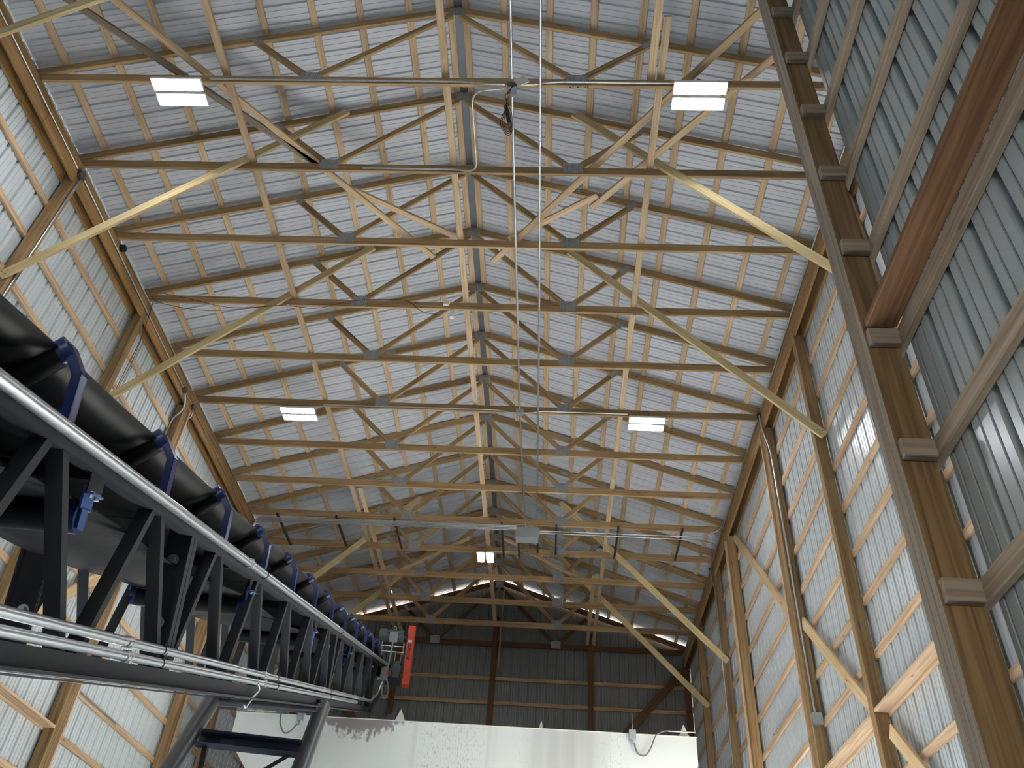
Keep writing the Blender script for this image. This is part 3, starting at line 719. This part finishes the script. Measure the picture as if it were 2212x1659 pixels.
# webs: Warren pattern, top nodes at k*1.2192
for r, sg in ((0, 1), (W, -1)):
    k = -7
    while k*SP < 14.6:
        s = k*SP; sb0, sb1 = s-.5*SP+.07, s+.5*SP-.07
        for st, sbm in ((s-.045, sb0), (s+.045, sb1)):
            if sbm < S0+.1 or st < S0+.1 or sbm > 13.9: continue
            nb = -.90 if sbm < 13.1 else -.90+(sbm-13.1)*.2
            b = MB(); d = (C(sbm, r, nb)-C(st, r, -.06)).normalized(); sd = d.cross(R_).normalized()
            if sd.dot(U_) > 0: sd = -sd
            # outside flange towards the outside; the other leg on the downhill edge
            A, B = C(st, r-sg*.009, -.06), C(sbm, r-sg*.009, nb)
            angle_iron(b, A+sd*.025, B+sd*.025, R_*sg, -sd, .05, .075, .007)
            b.build('web_member', 'grey_steel', cv)
        k += 1
    for s in (-4.2, 1.86, 7.98):
        b = MB()
        angle_iron(b, C(s-.005, r-sg*.002, -.03), C(s-.005, r-sg*.002, -.955), R_*sg, -U_, .055, .16, .008)
        angle_iron(b, C(s+.005, r-sg*.002, -.03), C(s+.005, r-sg*.002, -.955), R_*sg, U_, .055, .16, .008)
        o = b.build('splice_post', 'grey_steel', cv)
        for n in (-.25, -.62):
            b = MB(); c = C(s-.012, r-sg*.10, n); b.cyl(c, c-U_*.012, .035, 16); b.cyl(c-U_*.012, c-U_*.035, .02, 6); b.build('bolt', 'galv', o)
# cross ties between the two trusses
for k in range(-3, 6):
    s = k*2*SP+.6
    b = MB(); b.box(s-.03, s+.03, W+.01, -.01, -.10, -.05, C); b.box(s-.003, s+.003, W+.01, -.01, -.05, -.0, C); b.build('cross_tie', 'grey_steel', cv)
    b = MB(); b.box(s-.03, s+.03, W+.01, -.01, -.965, -.955, C); b.build('cross_tie', 'grey_steel', cv)
# dark deck plates under the carrying belt
s_ = -8.0
while s_ < 14.2:
    b = MB(); b.box(s_+.015, s_+SP-.015, W+.03, -.09, -.036, -.030, C); b.build('deck_plate', 'grey_steel', cv); s_ += SP
# belt: troughed carry side, flat return side, wrap at the head
def belt_rows():
    rows = []; s = -8.3
    tr = [(-.105, .315), (-.20, .245), (-.35, .155), (-.42, .145), (-.58, .145), (-.65, .155), (-.80, .245), (-.895, .315)]
    while s < 14.7:
        ph = (s/SP) % 1.0; sag = .028*(.5-.5*math.cos(2*PI*ph))
        fl = min(1, max(0, (14.7-s)/1.3))
        rows.append([C(s, r, .12*(1-fl)+n*fl-sag*fl*(.12, .6, 1, 1, 1, 1, .6, .12)[j]) for j, (r, n) in enumerate(tr)]); s += SP/12
    for k in range(13):
        a = PI/2-PI*k/12; c = (14.75, -.06)
        rows.append([C(c[0]+.18*math.cos(a), r, c[1]+.18*math.sin(a)) for r, n in tr])
    s = 14.7
    while s > -8.3:
        ph = ((s-.45)/3.048) % 1.0; sag = .05*(.5-.5*math.cos(2*PI*ph))
        rows.append([C(s, -.075-.85*(i/7), -.235-sag-.006*math.sin(PI*i/7)) for i in range(8)]); s -= .3048
    return rows
rows = belt_rows(); b = MB(); n = len(rows[0])
for R in rows: b.v += R
for i in range(len(rows)-1):
    for k in range(n-1):
        b.f.append((i*n+k, i*n+k+1, (i+1)*n+k+1, (i+1)*n+k)); b.mi.append(1 if i > len(rows)-80 else 0)
o = b.build('belt', ['belt', 'return_belt'], cv, smooth=60)
md = o.modifiers.new('thickness', 'SOLIDIFY'); md.thickness = .012; md.offset = 0
# troughing idlers
def capped(bm, a, b_, r): bm.cyl(a, b_, r, 16)
for k in range(-6, 12):
    s = k*SP
    b = MB(); b.box(s-.035, s+.035, W+.0, .0, -.004, .012, C); b.box(s-.035, s-.028, W, 0, .012, .045, C)
    idl = b.build('troughing_idler', 'blue' , cv)
    for sg, r0 in ((1, 0.0), (-1, W)):
        b = MB()
        prof = [(.0, .0), (.0, .21), (-.075, .335)]
        for (r1, n1), (r2_, n2) in zip(prof, prof[1:]):
            A, B = C(s, r0+sg*r1, n1), C(s, r0+sg*r2_, n2)
            d = (B-A).normalized(); q = d.cross(U_).normalized()
            if q.dot(R_*sg) < 0: q = -q
            for ds in (-.032, .022):
                b.prism([A+U_*ds-q*.028, A+U_*(ds+.01)-q*.028, A+U_*(ds+.01)+q*.012, A+U_*ds+q*.012], [B+U_*ds-q*.028, B+U_*(ds+.01)-q*.028, B+U_*(ds+.01)+q*.012, B+U_*ds+q*.012])
            b.prism([A-U_*.032+q*.006, A+U_*.032+q*.006, A+U_*.032+q*.012, A-U_*.032+q*.012], [B-U_*.032+q*.006, B+U_*.032+q*.006, B+U_*.032+q*.012, B-U_*.032+q*.012])
        b.build('end_bracket', 'blue', idl)
        top = C(s, r0-sg*.12, .300); low = C(s, r0-sg*.37, .088); dd = (top-low).normalized()
        b = MB(); b.cyl(low, top, .058, 18); b.build('wing_roller', 'roller', idl, smooth=40)
        b = MB(); b.cyl(top, top+dd*.055, .060, 18); b.cyl(top+dd*.055, top+dd*.062, .03, 12); b.build('roller_cap', 'blue', idl, smooth=40)
    b = MB(); b.cyl(C(s, -.36, .072), C(s, -.64, .072), .058, 18); b.build('center_roller', 'roller', idl, smooth=40)
# return idlers
for k in range(-3, 5):
    s = .45+k*3.048
    if s < S0+.3: continue
    b = MB(); b.cyl(C(s, -.10, -.315), C(s, -.90, -.315), .068, 20)
    ri = b.build('return_roller', 'roller', cv, smooth=40)
    for sg, r0 in ((1, 0.0), (-1, W)):
        b = MB(); b.cyl(C(s, r0-sg*.055, -.315), C(s, r0-sg*.10, -.315), .069, 20); b.build('roller_cap', 'blue', ri, smooth=40)
        b = MB(); b.box(s-.05, s+.10, min(r0-sg*.035, r0-sg*.043), max(r0-sg*.035, r0-sg*.043), -.20, -.10, C); b.build('hanger_plate', 'grey_steel', ri)
        b = MB(); b.box(s-.055, s+.055, min(r0-sg*.042, r0-sg*.052), max(r0-sg*.042, r0-sg*.052), -.27, -.165, C)
        b.box(s-.03, s+.03, min(r0-sg*.042, r0-sg*.052), max(r0-sg*.042, r0-sg*.052), -.36, -.26, C)
        b.box(s-.055, s+.055, min(r0-sg*.052, r0-sg*.0), max(r0-sg*.052, r0-sg*.0), -.205, -.197, C); b.build('roller_bracket', 'light_blue', ri)
        b = MB(); b.cyl(C(s+.03, r0-sg*.02, -.19), C(s+.03, r0-sg*.02, -.22), .012, 8); b.cyl(C(s-.03, r0-sg*.02, -.19), C(s-.03, r0-sg*.02, -.22), .012, 8); b.build('bolt', 'galv', ri)
# head and tail pulleys
b = MB(); b.cyl(C(14.75, -.08, -.06), C(14.75, -.92, -.06), .172, 28); b.cyl(C(14.75, .33, -.06), C(14.75, -1.06, -.06), .035, 14); b.build('head_pulley', 'roller', cv, smooth=40)
b = MB(); b.cyl(C(-8.3, -.08, -.04), C(-8.3, -.92, -.04), .172, 28); b.cyl(C(-8.3, .05, -.04), C(-8.3, -1.05, -.04), .035, 14); b.build('tail_pulley', 'roller', cv, smooth=40)
# tail stand
b = MB()
for r in (0, W):
    p = C(-8.2, r, -.96); b.box(p.x-.04, p.x+.04, p.y-.04, p.y+.04, 0, p.z+.02); b.box(p.x-.12, p.x+.12, p.y-.12, p.y+.12, 0, .012)
b.build('tail_stand', 'grey_steel', cv)
# legs
def leg(A, B):
    A, B = Vector(A), Vector(B); d = (B-A).normalized(); foot = A+d*((A.z-.02)/-d.z)
    b = MB(); b.cyl(A, foot, .092, 24); b.cyl(foot-Vector((0, 0, .02)), foot+Vector((0, 0, .015)), .2, 20); return b.build('support_leg', 'leg_steel', cv, smooth=40), foot
l1, f1 = leg(C(7.30, .06, -.965), C(6.53, .06, -1.56))
l2, f2 = leg(C(7.02, -1.13, -.965), C(6.02, -1.15, -1.66))
b = MB(); a, c = C(6.42, -1.05, -1.42), C(6.60, 0.0, -1.45)
ax = (c-a).normalized(); dn = (C(6.53, .06, -1.56)-C(7.30, .06, -.965)).normalized(); pn = ax.cross(dn).normalized()
if pn.y > 0: pn = -pn
Q = lambda t_, w, d: a+(c-a)*t_+dn*w+pn*d
b.prism([Q(0, -.10, 0), Q(0, .10, 0), Q(0, .10, .008), Q(0, -.10, .008)], [Q(1, -.10, 0), Q(1, .10, 0), Q(1, .10, .008), Q(1, -.10, .008)])
for w in (-.10, .092):
    b.prism([Q(0, w, 0), Q(0, w+.008, 0), Q(0, w+.008, .075), Q(0, w, .075)], [Q(1, w, 0), Q(1, w+.008, 0), Q(1, w+.008, .075), Q(1, w, .075)])
b.build('leg_cross_beam', 'navy_steel', cv)
b = MB(); A = Q(.90, .08, .03); B = A+dn*1.2-ax*.9; angle_iron(b, A, B, pn, ax, .06, .06, .008); A = Q(.06, .02, .03); B = A+dn*1.3+ax*.28; angle_iron(b, A, B, pn, ax, .05, .06, .008); b.build('leg_brace', 'grey_steel', cv)
b = MB(); a2, c2 = C(6.95, -1.08, -1.02), C(7.1, .03, -1.02); b.cyl(a2, c2, .045, 16)
dl = N_
for t0, t1 in ((0, .22),):
    A = a2+(c2-a2)*t0; B = a2+(c2-a2)*t1
    for w in (-.075, .045):
        b.prism([A+N_*w-U_*.05, A+N_*(w+.03)-U_*.05, A+N_*(w+.03)-U_*.058, A+N_*w-U_*.058], [B+N_*w-U_*.05, B+N_*(w+.03)-U_*.05, B+N_*(w+.03)-U_*.058, B+N_*w-U_*.058])
A = c2; b.prism([A+N_*-.08-U_*.05, A+N_*.08-U_*.05, A+N_*.08+U_*.05, A-N_*.08+U_*.05], [A+N_*-.08-U_*.05+R_*.02, A+N_*.08-U_*.05+R_*.02, A+N_*.08+U_*.05+R_*.02, A-N_*.08+U_*.05+R_*.02])
b.build('hinge_tube', 'leg_steel', cv, smooth=40)
# small hanging hook conduit below the bottom chord
b = MB(); b.tube(spline([C(3.93, .055, -.862), C(3.99, .06, -.908), C(3.89, .055, -.957), C(3.78, .05, -1.012), C(3.69, .05, -1.048), C(3.67, .04, -1.03)]), .008, 8); b.build('cable_hook', 'galv', cv, smooth=40)
# drive: motor, gearbox, belt guard
S = 14.8
b = MB(); c = lambda r, n, ds=0: C(S+ds, r, n)
b.cyl(c(-.06, .51), c(.30, .51), .145, 22); b.cyl(c(.30, .51), c(.36, .51), .05, 14)
for k in range(10):
    a = 2*PI*k/10; o1 = U_*math.cos(a)*.145+N_*math.sin(a)*.145
    b.prism([c(-.04, .51)+o1*.97+R_*0, c(-.04, .51)+o1*1.1, c(-.04, .51)+o1*1.1+(U_*-math.sin(a)+N_*math.cos(a))*.012, c(-.04, .51)+o1*.97+(U_*-math.sin(a)+N_*math.cos(a))*.012],
            [c(.28, .51)+o1*.97, c(.28, .51)+o1*1.1, c(.28, .51)+o1*1.1+(U_*-math.sin(a)+N_*math.cos(a))*.012, c(.28, .51)+o1*.97+(U_*-math.sin(a)+N_*math.cos(a))*.012])
mo = b.build('drive_motor', 'motor', cv, smooth=30)
b = MB(); b.cyl(c(-.2, .51), c(-.06, .51), .16, 22, ); b.build('fan_cover', 'motor', mo, smooth=30)
b = MB(); b.box(S-.22, S-.13, .02, .18, .40, .60, C); b.build('terminal_box', 'box', mo)
b = MB(); tc_ = c(.1, .70); b.tube([tc_+R_*.03*math.cos(t)+N_*.03*math.sin(t) for t in [2*PI*k/12 for k in range(13)]], .007, 6); b.cyl(tc_-N_*.03, tc_-N_*.06, .008, 6); b.build('lifting_eye', 'galv', mo)
b = MB()
for n_ in (.33, .22): b.box(S-.14, S+.16, -.16, .34, n_-.006, n_+.006, C)
for r_ in (-.12, .32):
    for ds in (-.12, .12): b.cyl(C(S+ds, r_, .17), C(S+ds, r_, .42), .010, 8)
b.build('motor_base', 'galv', cv)
b = MB()
for r_ in (.17, .29): b.cyl(C(S-.05, r_, .22), C(S-.05, r_, -.02), .009, 8)
b.build('tie_rod', 'galv', cv)
b = MB(); b.box(S-.12, S+.14, .16, .30, -.27, .05, C); b.cyl(C(S, .12, -.10), C(S, .33, -.10), .11, 18)
for k in range(3): b.box(S-.135, S-.12, .175+k*.04, .195+k*.04, -.25, .04, C)
b.build('gearbox', 'gear', cv)
b = MB(); ring = []
def gpt(r): 
    pts = []
    for k in range(9): a = PI*k/8; pts.append((S+.16*math.cos(a), .70+.075*math.sin(a)))
    for k in range(9): a = PI+PI*k/8; pts.append((S+.16*math.cos(a), -.38+.075*math.sin(a)))
    return [C(a_, r, n_) for a_, n_ in pts]
b.prism(gpt(.383), gpt(.515)); gd = b.build('belt_guard', 'orange', cv); gd['label'] = 'orange belt guard'
b = MB(); b.box(S-.1665, S-.1625, .40, .485, .43, .475, C); b.build('warning_label', 'white', gd)
b = MB(); rr = random.Random(3)
for cidx, r_ in enumerate((.415, .452)):
    n_ = .40
    while n_ > .10:
        w = rr.uniform(.012, .022); b.box(S-.1660, S-.1625, r_, r_+.022, n_-w, n_, C); n_ -= w+(.006 if rr.random() < .75 else .02)
b.build('warning_text', 'black', gd)
b = MB(); b.box(S-.11, S-.04, .04, .345, -.42, -.265, C); b.box(S-.12, S-.11, .04, .345, -.42, -.41, C); b.build('drive_bracket', 'grey_steel', cv)
b = MB(); b.box(14.40, 14.52, -.035, .085, -.345, -.09, C); db = b.build('disconnect_box', 'box', cv)
b = MB(); b.box(14.385, 14.40, .086, .115, -.26, -.17, C); b.box(14.42, 14.5, .085, .10, -.27, -.16, C); b.build('handle', 'red', db)
b = MB()
for n_ in (-.08, -.33): b.box(14.35, 14.55, -.09, -.03, n_-.02, n_+.02, C)
b.build('mounting_strut', 'galv', db)
b = MB(); b.tube(spline([C(S-.2, .10, .40), C(S-.22, .10, .30), C(S-.2, .07, .0), C(S-.2, .06, -.25), C(S-.16, .10, -.42), C(S-.1, .12, -.56), C(S-.2, .07, -.68), C(14.5, .02, -.60), C(14.45, .01, -.45), C(14.45, .01, -.345)]), .018, 10)
b.build('flexible_conduit', 'box', cv, smooth=40)

# ------------------------------------------------------------------ overhead bin
BX0, BX1, BY0, BY1, BZ, BB = -3.68, 3.85, 14.0, 18.2, 6.225, 5.79
bn = thing('storage_bin', (.08, BY0, BZ), 'large white dust-stained steel bin across the bottom of the photo', 'bin')
b = MB(); th = .012
b.box(BX0, BX1, BY0, BY0+th, BB, BZ); b.box(BX0, BX1, BY1-th, BY1, BB, BZ); b.box(BX0, BX0+th, BY0+th, BY1-th, BB, BZ); b.box(BX1-th, BX1, BY0+th, BY1-th, BB, BZ)
top = [(BX0, BY0, BB), (BX1, BY0, BB), (BX1, BY1, BB), (BX0, BY1, BB)]; bot = [(-1.7, BY0, 3.5), (1.9, BY0, 3.5), (1.9, BY0+1.6, 3.5), (-1.7, BY0+1.6, 3.5)]
b.prism(top, bot, caps=False)
b.build('bin_shell', 'bin', bn)
b = MB()
for y0, y1 in ((BY0-.012, BY0+.05), (BY1-.05, BY1+.01)): b.box(BX0-.01, BX1+.01, y0, y1, BZ, BZ+.012)
for x0, x1 in ((BX0-.01, BX0+.05), (BX1-.05, BX1+.01)): b.box(x0, x1, BY0+.05, BY1-.05, BZ, BZ+.012)
b.build('rim', 'bin_plain', bn)
for x, w, hh in ((-3.32, .12, .22), (-.97, .12, .22), (1.36, .06, .16), (3.67, .12, .22)):
    b = MB(); y0, y1 = BY0+.06, BY1-.06
    b.prism([(x-w, y0, BZ-.05), (x+w, y0, BZ-.05), (x, y0, BZ+hh)], [(x-w, y1, BZ-.05), (x+w, y1, BZ-.05), (x, y1, BZ+hh)])
    b.build('ridge_cap', 'bin_plain', bn)
b = MB()
for x in (-2.3, 2.5):
    for y in (14.7, 17.5): b.box(x-.1, x+.1, y-.1, y+.1, 0, 5.1)
b.build('support_column', 'grey_steel', bn)
# spilled dust along the rim under the conveyor head
b = MB(); rr = random.Random(5); xs = [-2.5+.06*k for k in range(25)]; prof = []
for i, x in enumerate(xs):
    t = i/24; h = .015+.02*rr.random()+.17*max(0, (t-.72)/.28)
    prof.append((x, h*min(1, t*8+.2)))
for (x0, h0), (x1, h1) in zip(prof, prof[1:]):
    for ya, yb, ka, kb in ((BY0+.05, BY0+.15, 0, 1), (BY0+.15, BY0+.4, 1, 0)):
        b.quad([(x0, ya, BZ+.013+h0*ka), (x1, ya, BZ+.013+h1*ka), (x1, yb, BZ+.013+h1*kb), (x0, yb, BZ+.013+h0*kb)])
tag(b.build('dust_pile', 'dust', loc=(-1.6, BY0+.1, BZ)), 'spilled dark dust heaped on the bin rim under the conveyor', 'dust')
def sensor(x, label, loop, pipe):
    t = thing('level_sensor', (x, BY0-.03, BZ-.15), label, 'sensor')
    b = MB(); b.box(x-.055, x+.055, BY0-.075, BY0-.012, BZ-.09, BZ+.05); b.cyl((x, BY0-.04, BZ-.17), (x, BY0-.04, BZ-.09), .025, 12); b.build('sensor_body', 'box', t)
    b = MB(); b.cyl((x, BY0-.04, BZ+.05), (x, BY0-.04, BZ+.32), .006, 8); b.build('rod', 'galv', t)
    b = MB(); b.tube(spline(loop), .012, 8); b.build('cable', 'motor', t, smooth=40)
    b = MB(); b.tube(pipe, .010, 8); b.build('pipe', 'galv', t, smooth=40)
ys = BY0-.05
sensor(2.83, 'grey level sensor with hanging cable on the right of the bin', [(2.85, ys, BZ-.15), (2.90, ys, BZ-.30), (3.02, ys, BZ-.33), (3.12, ys, BZ-.20), (3.2, ys, BZ-.02), (3.33, ys, BZ+.06), (3.4, ys, BZ+.065)], [(3.38, ys, BZ+.065), (3.84, ys, BZ+.065)])
sensor(-2.58, 'grey level sensor on the bin beside the conveyor leg', [(-2.62, ys, BZ-.15), (-2.70, ys, BZ-.26), (-2.80, ys, BZ-.30), (-2.90, ys, BZ-.16), (-2.93, ys, BZ+.0), (-3.0, ys, BZ+.03)], [(-3.02, ys, BZ+.03), (-3.5, ys, BZ+.03)])

# ------------------------------------------------------------------ light
w = bpy.data.worlds.new('World'); sc.world = w; w.use_nodes = True
nt = w.node_tree; bg = nt.nodes['Background']
sky = nt.nodes.new('ShaderNodeTexSky'); sky.sky_type = 'NISHITA'; sky.sun_disc = False; sky.sun_elevation = math.radians(35); sky.sun_rotation = math.radians(200)
mx = nt.nodes.new('ShaderNodeMix'); mx.data_type = 'RGBA'; mx.inputs[0].default_value = .8
nt.links.new(sky.outputs[0], mx.inputs[6]); mx.inputs[7].default_value = (.85, .93, 1.0, 1)
nt.links.new(mx.outputs[2], bg.inputs[0]); bg.inputs[1].default_value = 3.2

sun = bpy.data.lights.new('sun', 'SUN'); sun.energy = 215.0; sun.angle = math.radians(.6); sun.color = (1, .985, .96)
so = bpy.data.objects.new('sun', sun); col.objects.link(so)
sd = Vector((-math.cos(math.radians(40)), -1.0, -math.sin(math.radians(40)))).normalized()
so.rotation_euler = sd.to_track_quat('-Z', 'Y').to_euler(); so.location = (20, 12, 20)

vs = sc.view_settings; sc.display_settings.display_device = 'sRGB'
vs.view_transform = 'Standard'; vs.look = 'None'; vs.gamma = 1.0; vs.use_curve_mapping = False; vs.exposure = .0
sc.cycles.use_denoising = True
sc.cycles.max_bounces = 10; sc.cycles.diffuse_bounces = 6
